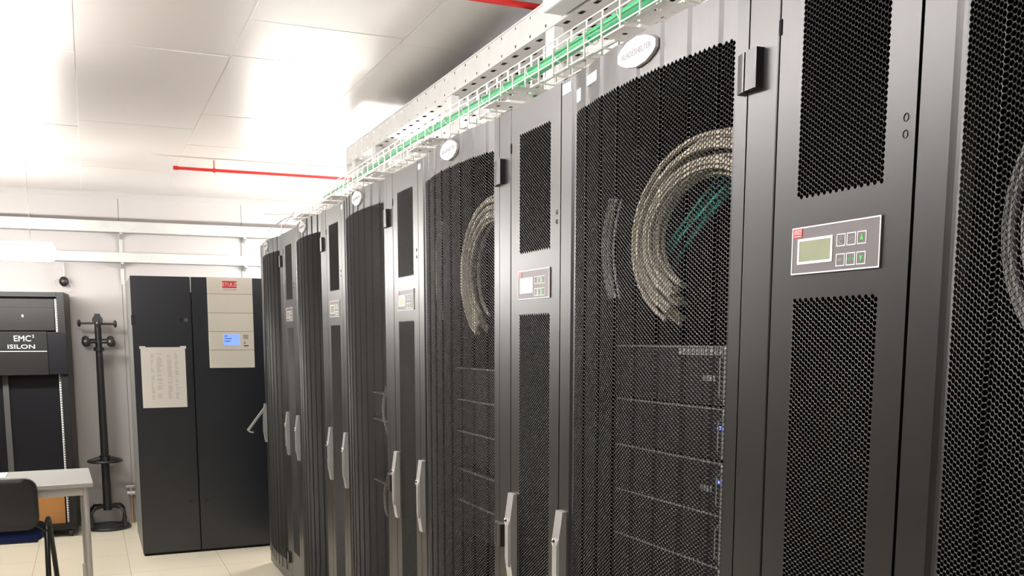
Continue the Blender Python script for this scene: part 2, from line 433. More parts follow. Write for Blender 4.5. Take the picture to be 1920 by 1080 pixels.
def make_hinge(parent, y, z):
    mb = MB()
    mb.prism([(.001, y+.028), (-.007, y+.028), (-.013, y+.008), (-.013, y+.003), (.001, y+.003)], 'z', z-.033, z+.033, 0)
    mb.prism([(.001, y-.002), (-.014, y-.002), (-.016, y-.026), (-.015, y-.033), (.001, y-.034)], 'z', z-.033, z+.033, 0)
    return mb.build('hinge', M_RACK, parent)
def badge_poly(cu, cz, hu, hz):
    pts = [(-1, -.30), (-1, .18), (-.84, .44), (-.5, .76), (0, 1), (.5, .90), (.84, .60), (1, .30), (1, -.18), (.84, -.44), (.5, -.76), (0, -1), (-.5, -.90), (-.84, -.60)]
    return [(cu+a*hu, cz+b*hz) for a, b in pts]
def make_rack(name, label, group, with_handle_open=False):
    t = thing(name, label, 'server rack', (0, 0, 0), 0, group)
    mb = MB()
    mb.box(0.03, RD, 0.002, 0.022, 0.02, RH); mb.box(0.03, RD, RW-.022, RW-.002, 0.02, RH)     # sides
    mb.box(0.04, RD, 0.022, RW-.022, RH-.02, RH-.003); mb.box(0.04, RD, 0.022, RW-.022, RH-.0028, RH, 2); mb.box(RD-.02, RD, 0.022, RW-.022, 0.1, RH-.02)
    mb.box(0.03, RD, 0.022, RW-.022, 0.02, 0.10)
    mb.box(0.0, 0.03, 0.0015, 0.0815, 0.02, RH-.002, 0, .003)     # right front post
    mb.box(0.004, 0.03, 0.078, RW-.004, 0.02, 0.095)           # plinth front
    mb.box(0.031, 0.034, 0.078, 0.086, 0.1, RH-.01, 1)
    mb.build('body', [M_RACK, M_GROOVE, M_ROOFBOUNCE], t)
    mb = MB()
    for y in (.215, .70): mb.box(.155, .185, y, y+.022, .11, RH-.03); 
    mb.box(.76, .77, .03, RW-.03, .11, RH-.03)
    mb.build('mounting_rail', M_DARK, t)
    d = bpy.data.objects.new('door', DOOR_ME); C.objects.link(d); d.parent = t
    for z in (1.99, 0.97, 0.2): make_hinge(t, 0.074, z)
    make_handle(t, 0.772, open_lever=with_handle_open)
    # badge
    uc = 0.405; zc = 2.108; xx = float(arc(uc))
    b = MB(); b.prism(badge_poly(uc, zc, .073, .030), 'x', xx-.0065, xx+.0035)
    bo = b.build('badge', M_BADGE, t)
    text('lettering', 'BLADESHELTER', .0165, (xx-.0067, uc, zc), (0, -1, 0), (0, 0, 1), M_BADGETX, bo, .0003)
    return t
def sticker(parent, u0, u1, z0, z1, on_door=True):
    xs_ = [float(arc(u))-.001 for u in (u0, u1)] if on_door else [-.0018, -.0018]
    mb = MB(); mb.add([(xs_[0], u0, z0), (xs_[1], u1, z0), (xs_[1], u1, z1), (xs_[0], u0, z1),
                       (xs_[0]+.0008, u0, z0), (xs_[1]+.0008, u1, z0), (xs_[1]+.0008, u1, z1), (xs_[0]+.0008, u0, z1)],
                      [(0, 1, 2, 3), (4, 7, 6, 5), (0, 4, 5, 1), (1, 5, 6, 2), (2, 6, 7, 3), (3, 7, 4, 0)])
    return mb.build('label_sticker', M_STICK, parent)

BASE_Y = -0.274
rk = {}
first = make_rack('server_rack', '', 'perforated door server racks in the row')
lab = {'E': 'charcoal server rack with three white stickers and a beige cable loop behind its door',
       'F': 'nearest charcoal server rack, cut off by right edge of the photo',
       'D': 'charcoal server rack third from the viewer with a bright cable loop behind its perforated door',
       'C': 'charcoal server rack fourth from the viewer with tangled pale cables low behind its door',
       'B': 'charcoal server rack fifth from the viewer, next to the last one of the row',
       'A': 'farthest charcoal server rack with its swing handle lever hanging open, beside tall grey cabinet'}
for k, ch in enumerate('EDCBA'):
    r = first if ch == 'E' else (make_rack('server_rack', '', 'perforated door server racks in the row', True) if ch == 'A' else copy_tree(first))
    r.location = (0, BASE_Y+1.1*k, 0); r['label'] = lab[ch]; rk[ch] = r
r = copy_tree(first); r.location = (0, BASE_Y-1.1, 0); r['label'] = lab['F']; rk['F'] = r
sticker(rk['E'], .748, .792, 2.112, 2.136, False)
sticker(rk['E'], .688, .722, 2.080, 2.108)
sticker(rk['E'], .588, .664, 2.100, 2.122)
sticker(rk['D'], .765, .792, 2.112, 2.130, False)
sticker(rk['C'], .765, .792, 2.112, 2.130, False)

# ------------------------------------------------------------------ cooling unit (0.3 m wide)
CW = 0.30
def make_cooler(label):
    t = thing('cooling_unit', label, 'cooling unit', (0, 0, 0), 0, 'narrow in-row cooling units between the racks')
    mb = MB()
    mb.box(.03, RD, .002, .02, .02, RH); mb.box(.03, RD, CW-.02, CW-.002, .02, RH)
    mb.box(.04, RD, .02, CW-.02, RH-.02, RH-.003); mb.box(.04, RD, .02, CW-.02, RH-.0028, RH, 2); mb.box(RD-.02, RD, .02, CW-.02, .1, RH-.02); mb.box(.03, RD, .02, CW-.02, .02, .1)
    mb.box(.004, .03, .006, CW-.006, .02, .095)
    mb.box(.25, .26, .02, CW-.02, .1, RH-.02, 1)
    mb.build('body', [M_RACK, M_DARK, M_ROOFBOUNCE], t)
    u0, u1 = .052, .248
    parts = [perforated(u0, u1, 1.749, 2.078), perforated(u0, u1, .25, 1.607)]
    mb = MB()
    for za, zb in ((.10, .25), (1.607, 1.749), (2.078, RH-.006)): mb.add([(0, u0, za), (0, u1, za), (0, u1, zb), (0, u0, zb)], [(0, 1, 2, 3)])
    mb.box(0, .03, .0025, u0, .10, RH-.006); mb.box(0, .03, u1, CW-.0025, .10, RH-.006)
    mb.add([(0, u0, RH-.006), (0, u1, RH-.006), (.03, u1, RH-.006), (.03, u0, RH-.006)], [(0, 1, 2, 3)])
    for z in (1.843, 1.820):                      # two small pressed dimples on the stile
        n = 12; vs = [(-.0012 if q else .0, .020+.0055*c*(1 if not q else .8), z+.0065*s_*(1 if not q else .8)) for q in (0, 1) for c, s_ in [(math.cos(2*PI*i/n), math.sin(2*PI*i/n)) for i in range(n)]]
        mb.add(vs, [(i, (i+1) % n, n+(i+1) % n, n+i) for i in range(n)])
        mb.add(vs[n:]+[(-.0012, .020, z)], [(i, (i+1) % n, n, n) for i in range(n)])
    W, P = quads_of(mb)
    me = mesh_np('door', *join_np(parts+[(W, P)]), M_RACK)
    d = bpy.data.objects.new('door', me); C.objects.link(d); d.parent = t
    MB().box(-.0015, .02, CW-.005, CW+.0015, 2.030, 2.055).build('latch_slot', M_GROOVE, t)
    make_handle(t, CW-.027)
    # display: local u axis runs from far (left in the photo) to near
    yl, yr, zt, zb = .2475, .0545, 1.7125, 1.6370
    U = lambda a: yl+(yr-yl)*a
    Z = lambda b: zt+(zb-zt)*b
    dp = MB().box(-.0022, .0, yr, yl, zb, zt).build('display_panel', M_OVER, t)
    def frame(name, a0, a1, b0, b1, w_, m, x=-.0030):
        mb = MB(); y0_, y1_ = U(a1), U(a0); z0_, z1_ = Z(b1), Z(b0)
        mb.box(x, -.002, y0_, y1_, z1_-w_, z1_); mb.box(x, -.002, y0_, y1_, z0_, z0_+w_)
        mb.box(x, -.002, y0_, y0_+w_, z0_+w_, z1_-w_); mb.box(x, -.002, y1_-w_, y1_, z0_+w_, z1_-w_)
        return mb.build(name, m, dp)
    frame('border', 0, 1, 0, 1, .0022, M_STICK)
    frame('screen_frame', .075, .49, .25, .79, .0042, M_STICK, -.0034)
    MB().box(-.0027, -.002, U(.475), U(.09), Z(.76), Z(.28)).build('screen', M_LCD, dp)
    MB().box(-.0032, -.002, U(.125), U(.02), Z(.215), Z(.03)).build('logo', M_RED, dp)
    text('logo_lettering', 'STULZ', .0068, (-.0033, U(.0725), Z(.12)), (0, -1, 0), (0, 0, 1), M_STICK, dp, .0002, xs=.9)
    mb = MB()
    for b in (.06, .185): mb.box(-.0034, -.003, U(.115), U(.03), Z(b+.010), Z(b-.002))
    mb.build('logo_line', M_STICK, dp)
    for ci in range(3):
        for ri in range(2):
            a0 = .535+.112*ci; b0 = (.25, .65)[ri]; a1, b1 = a0+.098, b0+.255
            frame('button', a0, a1, b0, b1, .0015, M_STICK)
            ca, cb = (a0+a1)/2, (b0+b1)/2
            if ci == 2:
                s_ = 1 if ri == 0 else -1
                y_, z_ = U(ca), Z(cb)
                MB().prism([(y_, z_+.0068*s_), (y_-.0033, z_-.0052*s_), (y_, z_-.0026*s_), (y_+.0033, z_-.0052*s_)], 'x', -.0030, -.002).build('arrow', M_GREEN, dp)
            elif ci == 0 and ri == 0:
                mb = MB(); mb.tube([(-.0026, U(ca)+.0042*math.cos(q), Z(cb)-.0006+.0042*math.sin(q)) for q in [PI/2+.5+i*(2*PI-1)/12 for i in range(13)]], .0006, 5)
                mb.box(-.0031, -.002, U(ca)-.0006, U(ca)+.0006, Z(cb)-.0006, Z(cb)+.006)
                mb.build('power_symbol', M_GREYTXT, dp)
            else:
                tx = {(0, 1): 'ESC', (1, 0): 'SET', (1, 1): 'MENU'}[(ci, ri)]
                text('button_lettering', tx, .0062 if tx != 'MENU' else .0056, (-.0024, U(ca), Z(cb)), (0, -1, 0), (0, 0, 1), M_GREEN if tx == 'MENU' else M_GREYTXT, dp, .0003)
    return t
clab = ['narrow cooling unit nearest the viewer with large readable pale green display',
        'second narrow cooling unit from the viewer, directly left of the rack with three white stickers',
        'third narrow cooling unit from the viewer, between the looped-cable rack and the tangled-cable rack',
        'fourth narrow cooling unit from the viewer in the rack row',
        'farthest narrow cooling unit, beside the rack with the open handle lever']
co = make_cooler(clab[0]); co.location = (0, BASE_Y-.30, 0)
for k in range(1, 5):
    c = copy_tree(co); c.location = (0, BASE_Y-.30+1.1*k, 0); c['label'] = clab[k]

# ------------------------------------------------------------------ equipment inside the racks
def make_server(y0, z0, h, label, led=True, badge=True, x=.10, wdt=.445, group=None):
    t = thing('rack_server', label, 'server', (x, y0, z0), 0, group or 'servers stacked behind the perforated doors')
    MB().box(.012, .62, .004, wdt-.004, 0, h-.003).build('chassis', M_SRV, t)
    mb = MB(); mb.box(0, .012, 0.022, wdt-.022, 0.001, h-.007)
    for k in range(1, 6): mb.box(-.0012, 0, .022+k*(wdt-.044)/6-.0015, .022+k*(wdt-.044)/6+.0015, .008, h-.012)
    mb.build('bezel', M_SRV, t)
    MB().box(-.001, .012, 0.0, wdt, h-.006, h-.003).build('top_edge', M_SRVEDGE, t)
    for a in (0, wdt-.016): 
        mb = MB().box(-.004, .012, a, a+.016, .003, h-.006, 0, .002)
        mb.tube([(-.003, a+.008, .015), (-.016, a+.008, .022), (-.016, a+.008, h-.028), (-.003, a+.008, h-.02)], .0022, 6)
        mb.build('ear_handle', M_SRVEDGE if a == 0 else M_SRV, t)
    if led: MB().ball((-.006, .019, h*.62), .004, .0045, .0045, 0, 8).build('indicator', M_BLUELED, t)
    if badge: 
        mb = MB()
        for k in range(4): mb.box(-.002, 0, .045+k*.011, .052+k*.011, h*.40, h*.40+.012)
        mb.build('marking', M_SRVEDGE, t)
    return t
for k, zt in enumerate((1.393, 1.281, 1.172, 1.062)):
    make_server(-.03, zt-.112+.003, .110, ['second server down behind the door with beige cable loop, blue light at its right end',
        'third server down behind the door with beige cable loop, white marking beside its blue light',
        'dark unlit server fourth down behind the door with beige cable loop',
        'lowest visible server behind the door with beige cable loop'][k], led=k < 2, badge=k == 1)
t = make_server(-.03, 1.396, .125, 'topmost dark device under the beige cable loop, pale grille strip on top', led=False, badge=True)
mb = MB()
for k in range(10): mb.box(-.003, 0, .02+k*.016, .032+k*.016, .103, .117)
mb.build('grille', M_SRVEDGE, t)
for k, zt in enumerate((1.440, 1.330, 1.220, 1.085, .975)):
    make_server(1.07, zt-.108, .106, ['topmost', 'second', 'third', 'fourth', 'fifth'][k]+' dark server behind the door with a bright cable loop, third rack from the viewer', led=False, badge=k in (0, 1, 3))
for k, zt in enumerate((1.30, 1.18, .90)):
    make_server(2.17, zt-.108, .106, ['topmost', 'middle', 'lowest'][k]+' dark server behind the door with tangled pale cables, fourth rack from the viewer', led=False, badge=True)

def bundle(name, label, cat, pathf, n, spread, r, m, parts=36, group=None, seed=1, flat=.5):
    """a bundle of cables: n strands side by side following pathf(t)"""
    rr = random.Random(seed); mb = MB()
    for k in range(n):
        a = (k+.5)/n*2-1; ph = rr.uniform(0, 6.3); am = rr.uniform(.3, 1)*spread*.12
        pts = []
        for i in range(parts+1):
            tt = i/parts; p, nrm = pathf(tt)
            o = a*spread+am*math.sin(tt*5+ph)
            pts.append((p[0]+flat*spread*math.sin(k*2.4+ph), p[1]+nrm[0]*o, p[2]+nrm[1]*o))
        mb.tube(pts, r*rr.uniform(.85, 1.1), 6)
    o = mb.build(name, m, None, 60)
    return tag(o, label, cat, group)
def loop_path(x, yc, zc, ry, rz, a0, a1):
    def f(t):
        a = a0+(a1-a0)*t; c, s_ = math.cos(a), math.sin(a)
        L = math.hypot(c/ry, s_/rz)
        return (x, yc+ry*c, zc+rz*s_), (c/ry/L, s_/rz/L)
    return f
D2R = math.radians
bundle('cable_loop', 'thick loop of beige cables behind the second door from the viewer, above the topmost server', 'cable loop', loop_path(.085, .03, 1.745, .222, .155, D2R(-62), D2R(238)), 22, .046, .0052, M_CABBEIGE, seed=2)
bundle('cable_bundle', 'teal cables slanting inside the beige cable loop', 'cable bundle', lambda t: ((.142, .26-.30*t, 1.70+.20*t**.8), (.55, -.83)), 7, .05, .0035, M_CABTEAL, seed=3)
bundle('cable_bundle', 'thin bowed grey cable bundle at the far left behind the second door from the viewer', 'cable bundle', lambda t: ((.085, .405+.035*math.sin(PI*t), 1.86-.23*t), (.97, .2)), 5, .016, .004, M_CABGREY, seed=4)
bundle('cable_loop', 'loop of pale grey cables behind the third door from the viewer', 'cable loop', loop_path(.085, 1.13, 1.74, .215, .185, D2R(-60), D2R(240)), 14, .038, .0052, M_CABBEIGE, seed=5)
bundle('cable_bundle', 'bright bowed cable bundle left of the cable loop in the third rack from the viewer', 'cable bundle', lambda t: ((.05, 1.535+.035*math.sin(PI*t), 1.93-.33*t), (.97, .2)), 5, .014, .004, M_CABBEIGE, seed=6)
bundle('cable_loop', 'grey cable loop behind the nearest door at right edge of the photo', 'cable loop', loop_path(.085, -.93, 1.68, .22, .20, D2R(-70), D2R(250)), 14, .045, .005, M_CABGREY, seed=8)
bundle('cable_bundle', 'tangled pale cables hanging behind the fourth door from the viewer', 'cable bundle', lambda t: ((.07, 2.22+.06*math.sin(9*t), 1.33-.55*t), (.9, .3)), 4, .03, .003, M_CABGREY, seed=9)

# ------------------------------------------------------------------ overhead tray, basket, green cable
TX0, TX1, TZ0, TZ1, TYA, TYB = .35, .80, 2.532, 2.622, -2.2, 3.97
tr = thing('cable_tray', 'wide perforated galvanised cable tray hung under the ceiling above the racks', 'cable tray', (0, 0, TZ0))
LY = TYB-TYA; ncell = int(LY/.05)
g = grid_sheet((TX0, TYA, 0), (TX1-TX0, 0, 0), (0, LY, 0), 9, ncell, .16, .30, skip=lambda a, b: (a+b) % 2 == 1)
g.build('tray_base', M_GALV, tr)
for xx in (TX0, TX1):
    g = grid_sheet((xx, TYA, 0), (0, LY, 0), (0, 0, TZ1-TZ0), int(LY/.06), 3, .08, .16, skip=lambda a, b: b == 1 or (a+b) % 2 == 1)
    sgn = 1 if xx == TX0 else -1
    g.box(xx-.004 if sgn > 0 else xx, xx if sgn > 0 else xx+.004, TYA, TYB, TZ1-TZ0-.006, TZ1-TZ0)
    g.build('tray_side', M_GALV, tr)
MB().box(TX0, TX0+.05, TYB, TYB+.004, -.06, TZ1-TZ0).build('end_plate', M_GALV, tr)
mb = MB()
for y in (-1.0, .2, 1.31, 2.26, 3.40, 3.82):
    mb = MB()
    mb.box(.352, .356, y-.03, y+.03, RH-TZ0+.002, -.001); mb.box(.356, .385, y-.03, y-.026, RH-TZ0+.002, -.001); mb.box(.356, .385, y+.026, y+.03, RH-TZ0+.002, -.001)
    mb.box(.352, .80, y+.03, y+.034, -.05, -.001)
    mb.build('support_post', M_GALV, tr)
mb = MB(); cr = random.Random(11)
for k in range(10):
    x0_ = .378+.0435*k; ph = cr.uniform(0, 6)
    mb.tube([(x0_+.004*math.sin(2*t_+ph), t_, TZ0+.0185) for t_ in np.linspace(TYA+.05, TYB-.25-.3*cr.random(), 24)], .0165, 8)
tag(mb.build('cable_bundle', M_BLACK, None, 60), 'dark cables added in the wide cable tray to darken its slots', 'cable bundle')  # cables added to block light so the tray slots read dark
tag(MB().box(.27, .345, .98, 1.20, 2.535, 2.60, 0, .006).build('tray_side_box', M_WHITE), 'white box fixed to side of the overhead cable tray at top of the photo', 'box')  # plain white box for a pale fitting of unknown use

# wire basket
bk = thing('wire_basket_tray', 'wire mesh cable basket running along the rack tops under the wide cable tray', 'wire basket', (0, 0, RH))
BX0, BX1 = .10, .20
zb_, z1_, z2_ = .085, .150, .235
mb = MB()
ya, yb = -1.6, 4.3
for x, z in ((BX0, z1_), (BX1+.0, z2_), (BX0, zb_+.03), (BX0+.003, zb_), (BX0+.05, zb_), (BX1-.003, zb_), (BX1, zb_+.05), (BX1, zb_+.10)):
    mb.tube([(x, ya, z), (x, yb, z)], .0022, 5)
k = ya
while k < yb:
    mb.tube([(BX0, k, z1_), (BX0, k, zb_-.004), (BX1-.02, k, zb_-.004), (BX1, k, zb_+.01), (BX1, k, z2_)], .0030, 5)
    k += .088
mb.build('mesh', M_ZINC, bk, 50)
for y in (-.39, .33, 1.05, 1.77, 2.49, 3.21, 3.93):
    mb = MB()
    mb.box(.028, .42, y-.045, y+.045, .058, .061)
    mb.box(.39, .42, y-.03, y+.03, .0015, .058)
    for xx in (.058, .098): mb.cyl((xx, y, .0575), (xx, y, .0585), .006, 12, 1)
    mb.box(BX0-.01, BX1+.01, y-.012, y+.012, .061, zb_-.007)
    mb.build('support_bracket', [M_PLATE, M_GROOVE], bk)
    g = grid_sheet((.03, y-.20, .064), (.20, 0, 0), (0, .145, 0), 5, 4, .16, .16, skip=lambda a, b: b == 0)
    g.box(.225, .23, y-.20, y-.055, .0015, .064)
    g.build('perforated_plate', [M_PLATE], bk)
mb = MB()
for k, (dy, dz, dx) in enumerate(((.25, -.03, -.06), (.32, -.06, -.10), (.22, .03, -.14), (.30, -.08, -.03))):
    mb.tube([(BX0, yb-.02, .11+.01*k), (BX0+dx*.4, yb+dy*.5, .13+dz*.3), (BX0+dx, yb+dy, .12+dz)], .002, 5)
mb.build('loose_wire', M_CABGREY, bk)
# lower perforated tray lying behind the basket
lt = thing('cable_tray', 'lower perforated galvanised tray on the rack tops behind the wire basket', 'cable tray', (0, 0, RH+.06))
g = grid_sheet((.45, -1.6, 0), (.30, 0, 0), (0, 5.4, 0), 6, 100, .12, .28, skip=lambda a, b: (a+b) % 2 == 1)
g.build('tray_base', M_GALV, lt)
for xx in (.45, .75):
    g = grid_sheet((xx, -1.6, 0), (0, 5.4, 0), (0, 0, .06), 60, 1, .10, .12, skip=lambda a, b: a % 2 == 1)
    g.build('tray_side', M_GALV, lt)
mb = MB()
for y in (-1.2, -.4, .7, 1.8, 2.9, 3.6): mb.box(.45, .75, y-.02, y+.02, -.0585, -.001)
mb.build('foot', M_GALV, lt)
# green cable bundle
gc = thing('green_cable', 'bright green cable bundle tied into the wire basket', 'cable', (0, 0, RH))
def gpath(y): return (.132+.006*math.sin(2.1*y), y, .146+.005*math.sin(3.3*y+1))
ys = np.linspace(-1.5, 3.6, 90)
def grad(y): return .0155 if y < 1.0 else max(.0055, .0155-.0058*(y-1.0))
mb = MB(); mb.tube([gpath(y) for y in ys], [grad(y) for y in ys], 10)
mb.tube([(p[0]-.012, p[1], p[2]-.012) for p in [gpath(y) for y in ys if y > .6]], .006, 8)
mb.build('bundle', M_CABGREEN, gc, 60)
yb0 = 1.02; p = gpath(yb0)
MB().tube([(p[0]-.01, yb0+.25, p[2]-.004), (p[0]-.018, yb0+.08, p[2]-.01), (p[0]-.022, yb0-.02, p[2]-.035), (p[0]-.02, yb0-.09, p[2]-.075), (p[0]-.016, yb0-.13, p[2]-.110)], .006, 8).build('branch', M_CABGREEN, gc, 60)
y = -.9
while y < 3.3:
    p = gpath(y); rr = grad(y)+.002
    mb = MB(); mb.tube([(p[0]-.004+(rr+.004)*math.cos(a), y+.012*math.sin(a), p[2]-.004+(rr+.003)*math.sin(a)) for a in [2*PI*i/14 for i in range(14)]], .0016, 5, closed=True)
    mb.build('cable_tie', M_WHITE, gc)
    y += .17

# red sprinkler pipes
def red_pipe(name, y, xa, xb, z, label, clamps):
    t = thing(name, label, 'pipe', (0, y, z), 0, 'red fire pipes under the ceiling')
    mb = MB().cyl((xa, 0, 0), (xb, 0, 0), .0105, 14); mb.cyl((xa-.003, 0, 0), (xa+.03, 0, 0), .0135, 14)
    mb.build('pipe', M_REDPIPE, t, 50)
    for x in clamps:
        m2 = MB().cyl((x-.007, 0, 0), (x+.007, 0, 0), .016, 14); m2.cyl((x, 0, .01), (x, 0, H-z-.001), .004, 8)
        m2.build('pipe_clamp', M_REDPIPE, t)
red_pipe('fire_pipe', 5.13, -.508, 2.6, 2.645, 'red pipe running across under the ceiling at the far end of the racks', (-.252, 1.3, 2.2))
red_pipe('fire_pipe', 1.50, -.05, 2.6, 2.660, 'red pipe crossing above the overhead tray at top edge of the photo', (1.3, 2.3))

# ------------------------------------------------------------------ trays along the back wall
def wall_tray(z0, z1, label, xa, xb, yf):
    t = thing('wall_cable_tray', label, 'cable tray', (0, Y1, z0), 0, 'perforated trays along the back wall')
    n = int((xb-xa)/.075)
    g = grid_sheet((xa, yf-Y1, 0), (xb-xa, 0, 0), (0, 0, z1-z0), n, 3, .05, .11, skip=lambda a, b: b == 0 or (a+b) % 2 == 1 or b == 2 and a % 2 == 0)
    g.box(xa, xb, yf-Y1-.003, yf-Y1+.012, z1-z0-.004, z1-z0); g.build('tray_side', M_TRAYW, t)
    g = grid_sheet((xa, yf-Y1, 0), (xb-xa, 0, 0), (0, -.02-(yf-Y1), 0), n, 3, .25, .1, skip=lambda a, b: (a+b) % 2 == 1)
    g.build('tray_base', M_TRAYW, t)
    MB().box(xa, xb, -.022, -.02, 0, z1-z0).build('tray_back', M_TRAYW, t)
    for x in (-1.77, -.795, .18, 1.15):
        mb = MB().box(x-.014, x+.014, -.019, -.001, -.17, z1-z0)
        mb.prism([(-.02, -.002), (yf-Y1+.01, -.002), (yf-Y1+.01, -.014), (-.02, -.045)], 'x', x-.01, x+.01)
        mb.build('wall_bracket', M_TRAYW, t)
wall_tray(2.385, 2.470, 'upper white perforated tray along the back wall', -2.6, 1.6, 6.76)
wall_tray(2.150, 2.225, 'lower perforated tray along the back wall just above the tall grey cabinet', -2.6, 1.6, 6.76)

# small sensor dangling under the lower tray
t = thing('hanging_device', 'small dark device dangling on a lead under the lower wall tray', 'sensor', (-1.235, 6.82, 1.95))
MB().tube([(0, 0, .19), (.004, 0, .12), (0, 0, .06)], .009, 8).build('lead', M_CABGREY, t)
MB().ball((0, 0, .04), .036, .03, .04, 0, 12).build('housing', M_BLACK, t, 50)
mb = MB(); mb.tube([(-.05-.02*math.cos(a), 0, .035+.022*math.sin(a)) for a in np.linspace(0, 2*PI, 13)[:-1]], .003, 5, closed=True)
mb.tube([(.02+.035*math.cos(a), .01, -.005+.035*math.sin(a)) for a in np.linspace(0, 2*PI, 13)[:-1]], .003, 5, closed=True)
mb.build('cord_loop', M_CABGREY, t)

# ------------------------------------------------------------------ tall precision cooling cabinet
ac = thing('air_conditioning_cabinet', 'tall dark slate cooling cabinet with cream control fascia against the back wall', 'air conditioner', (0, 5.48, 0))
AXL, AXS, AXR, AD, AH = -.797, -.40, .52, 1.0, 1.967
mb = MB(); mb.box(AXL+.004, AXR, .022, AD, .0, AH-.004); mb.build('body', M_CABSIDE, ac)
def ac_door(x0, x1):
    d = MB().box(x0, x1, 0, .02, .018, AH, 0, .003).build('door_panel', M_CAB, ac)
    return d
d1 = ac_door(AXL, AXS-.003); d2 = ac_door(AXS+.003, AXR)
MB().box(AXS-.004, AXS+.004, .012, .021, .02, AH-.002).build('joint', M_GROOVE, ac)
MB().box(AXS-.0025, AXS+.0025, -.001, .011, 1.86, AH-.003).build('gap_light', M_WHITE, ac)  # white strip painted in for light showing through the door gap
MB().box(AXL+.01, AXR, .005, .03, 0, .018).build('plinth', M_GROOVE, ac)
for par, x, z, m in ((d1, -.475, 1.667, M_BLACK), (d1, -.440, 1.667, M_CHROME), (d2, -.350, 1.668, M_BLACK), (d1, -.46, .38, M_BLACK), (d2, -.35, .38, M_BLACK)):
    MB().cyl((x, .001, z), (x, -.006, z), .014, 16).build('lock', m, par)
MB().box(AXL-.004, AXL+.02, -.008, .01, 1.63, 1.70, 0, .002).build('hinge', M_BLACK, ac)
mb = MB()
for a, z in ((-.003, 1.36), (-.003, .75)): mb.box(AXL+.002, AXL+.005, .1, .2, z, z+.05)
fz = [1.970, 1.851, 1.718, 1.587, 1.456, 1.328]
fa = MB()
for a, b in zip(fz[:-1], fz[1:]): fa.box(-.290, .022, -.022, .001, b+.0015, a-.0015, 0, .002)
fa.box(-.289, .021, -.019, .001, 1.330, 1.968, 1)
fo = fa.build('control_fascia', [M_CREAM, M_CLINE], ac)
MB().box(-.192, -.078, -.0235, -.021, 1.490, 1.568).build('screen', M_SCREEN, fo)
mb = MB()
for k in range(3): mb.box(-.184, -.184+(.02, .05, .04)[k], -.0240, -.0234, 1.552-.018*k, 1.558-.018*k)
mb.build('screen_text', M_SCREENTX, fo)
mb = MB().box(-.052, -.018, -.0235, -.021, 1.535, 1.565); mb.box(-.050, -.038, -.0235, -.021, 1.498, 1.515)
mb.build('key_field', M_CLINE, fo); MB().box(-.050, -.018, -.0238, -.021, 1.483, 1.489).build('nameplate', M_GROOVE, fo)
MB().box(-.186, -.088, -.0235, -.021, 1.893, 1.942, 0).build('logo', M_RED, fo)
text('logo_lettering', 'STULZ', .036, (-.137, -.0237, 1.9165), (1, 0, 0), (0, 0, 1), M_STICK, fo, .0004, xs=.95)
MB().box(-.182, -.092, -.0232, -.021, 1.878, 1.883).build('logo_line', M_GREYTXT, fo)

# paper list taped to its left door
pp = thing('paper_sheet', 'white printed paper list taped to the tall grey cabinet door', 'paper', (-.603, 5.4785, 1.267))
mb = MB(); 
for k in range(6):
    a, b = -.148+.296*k/6, -.148+.296*(k+1)/6
    za, zb2 = -.0022*math.sin(PI*k/6), -.0022*math.sin(PI*(k+1)/6)
    mb.add([(a, za-.0005, -.211), (b, zb2-.0005, -.211), (b, zb2-.0005, .211), (a, za-.0005, .211),
            (a, za+.0005, -.211), (b, zb2+.0005, -.211), (b, zb2+.0005, .211), (a, za+.0005, .211)], [(0, 1, 2, 3), (4, 7, 6, 5), (0, 4, 5, 1), (3, 2, 6, 7)])
M_INK = mat('faded print', (0.62, 0.59, 0.53), 0.8, var=0.1, vscale=60)
rr = random.Random(5)
for cx0, wmax in ((-.085, .022), (-.045, .040), (.025, .034), (.075, .026)):
    z = .165
    while z > -.15:
        if rr.random() < .80: mb.box(cx0, cx0+wmax*rr.uniform(.4, 1), -.0034, -.0029, z-.0018, z+.0014, 1)
        z -= .0085
mb.build('sheet', [M_PAPER, M_INK], pp)
tp = MB()
for sx in (-.135, .135): tp.box(sx-.02, sx+.02, -.0032, -.0026, .200, .219)
tp.build('tape', M_STICK, pp)

# ------------------------------------------------------------------ storage rack at left
er = thing('storage_rack', 'black open-front storage rack with lettered bezel beside the coat stand', 'rack', (-1.235, 6.425, 0), D2R(-4.5))
EW, ED, EH = .62, .40, 1.888
mb = MB()
mb.box(-.055, 0, 0, ED, .06, EH, 0, .003); mb.box(-EW, -EW+.055, 0, ED, .06, EH, 0, .003)
mb.box(-EW+.055, -.055, 0, ED, EH-.035, EH); mb.box(-EW+.055, -.055, 0, ED, .06, .10); mb.box(-EW+.055, -.055, ED-.02, ED, .1, EH-.035)
mb.build('frame', M_EMCBODY, er)
for x in (-.072, -EW+.058):
    g = grid_sheet((x, .045, .11), (.016, 0, 0), (0, 0, EH-.16), 1, 90, .2, .28)
    g.build('mounting_rail', M_WHITE, er)
MB().box(-EW+.075, -.078, .06, .075, 1.60, 1.775, 0, .002).build('blank_panel', M_EMCPAN, er)
MB().box(-EW+.075, -.078, .06, .075, 1.775, EH-.036).build('upper_panel', M_EMCBODY, er)
MB().box(-EW+.075, -.078, .10, .11, .37, 1.27).build('lower_panel', M_EMCNAVY, er)
MB().box(-.470, -.430, .07, .098, .105, 1.262).build('inner_post', M_DARKPOST, er)
MB().ball((-.30, .058, 1.71), .008, .004, .012, 0, 8).build('keyhole', M_GREYTXT, er)
bz = MB().box(-EW+.02, -.13, -.03, .06, 1.265, 1.592, 0, .004).build('bezel', M_EMCPAN, er)
MB().box(-.13, .004, -.028, .055, 1.268, 1.590, 0, .004).build('bezel_end', M_EMCNAVY, er)
def etext(s_, size, x, z, xs=1.0): text('lettering', s_, size, (x, -.0305, z), (1, 0, 0), (0, 0, 1), M_STICK, bz, .0006, xs=xs)
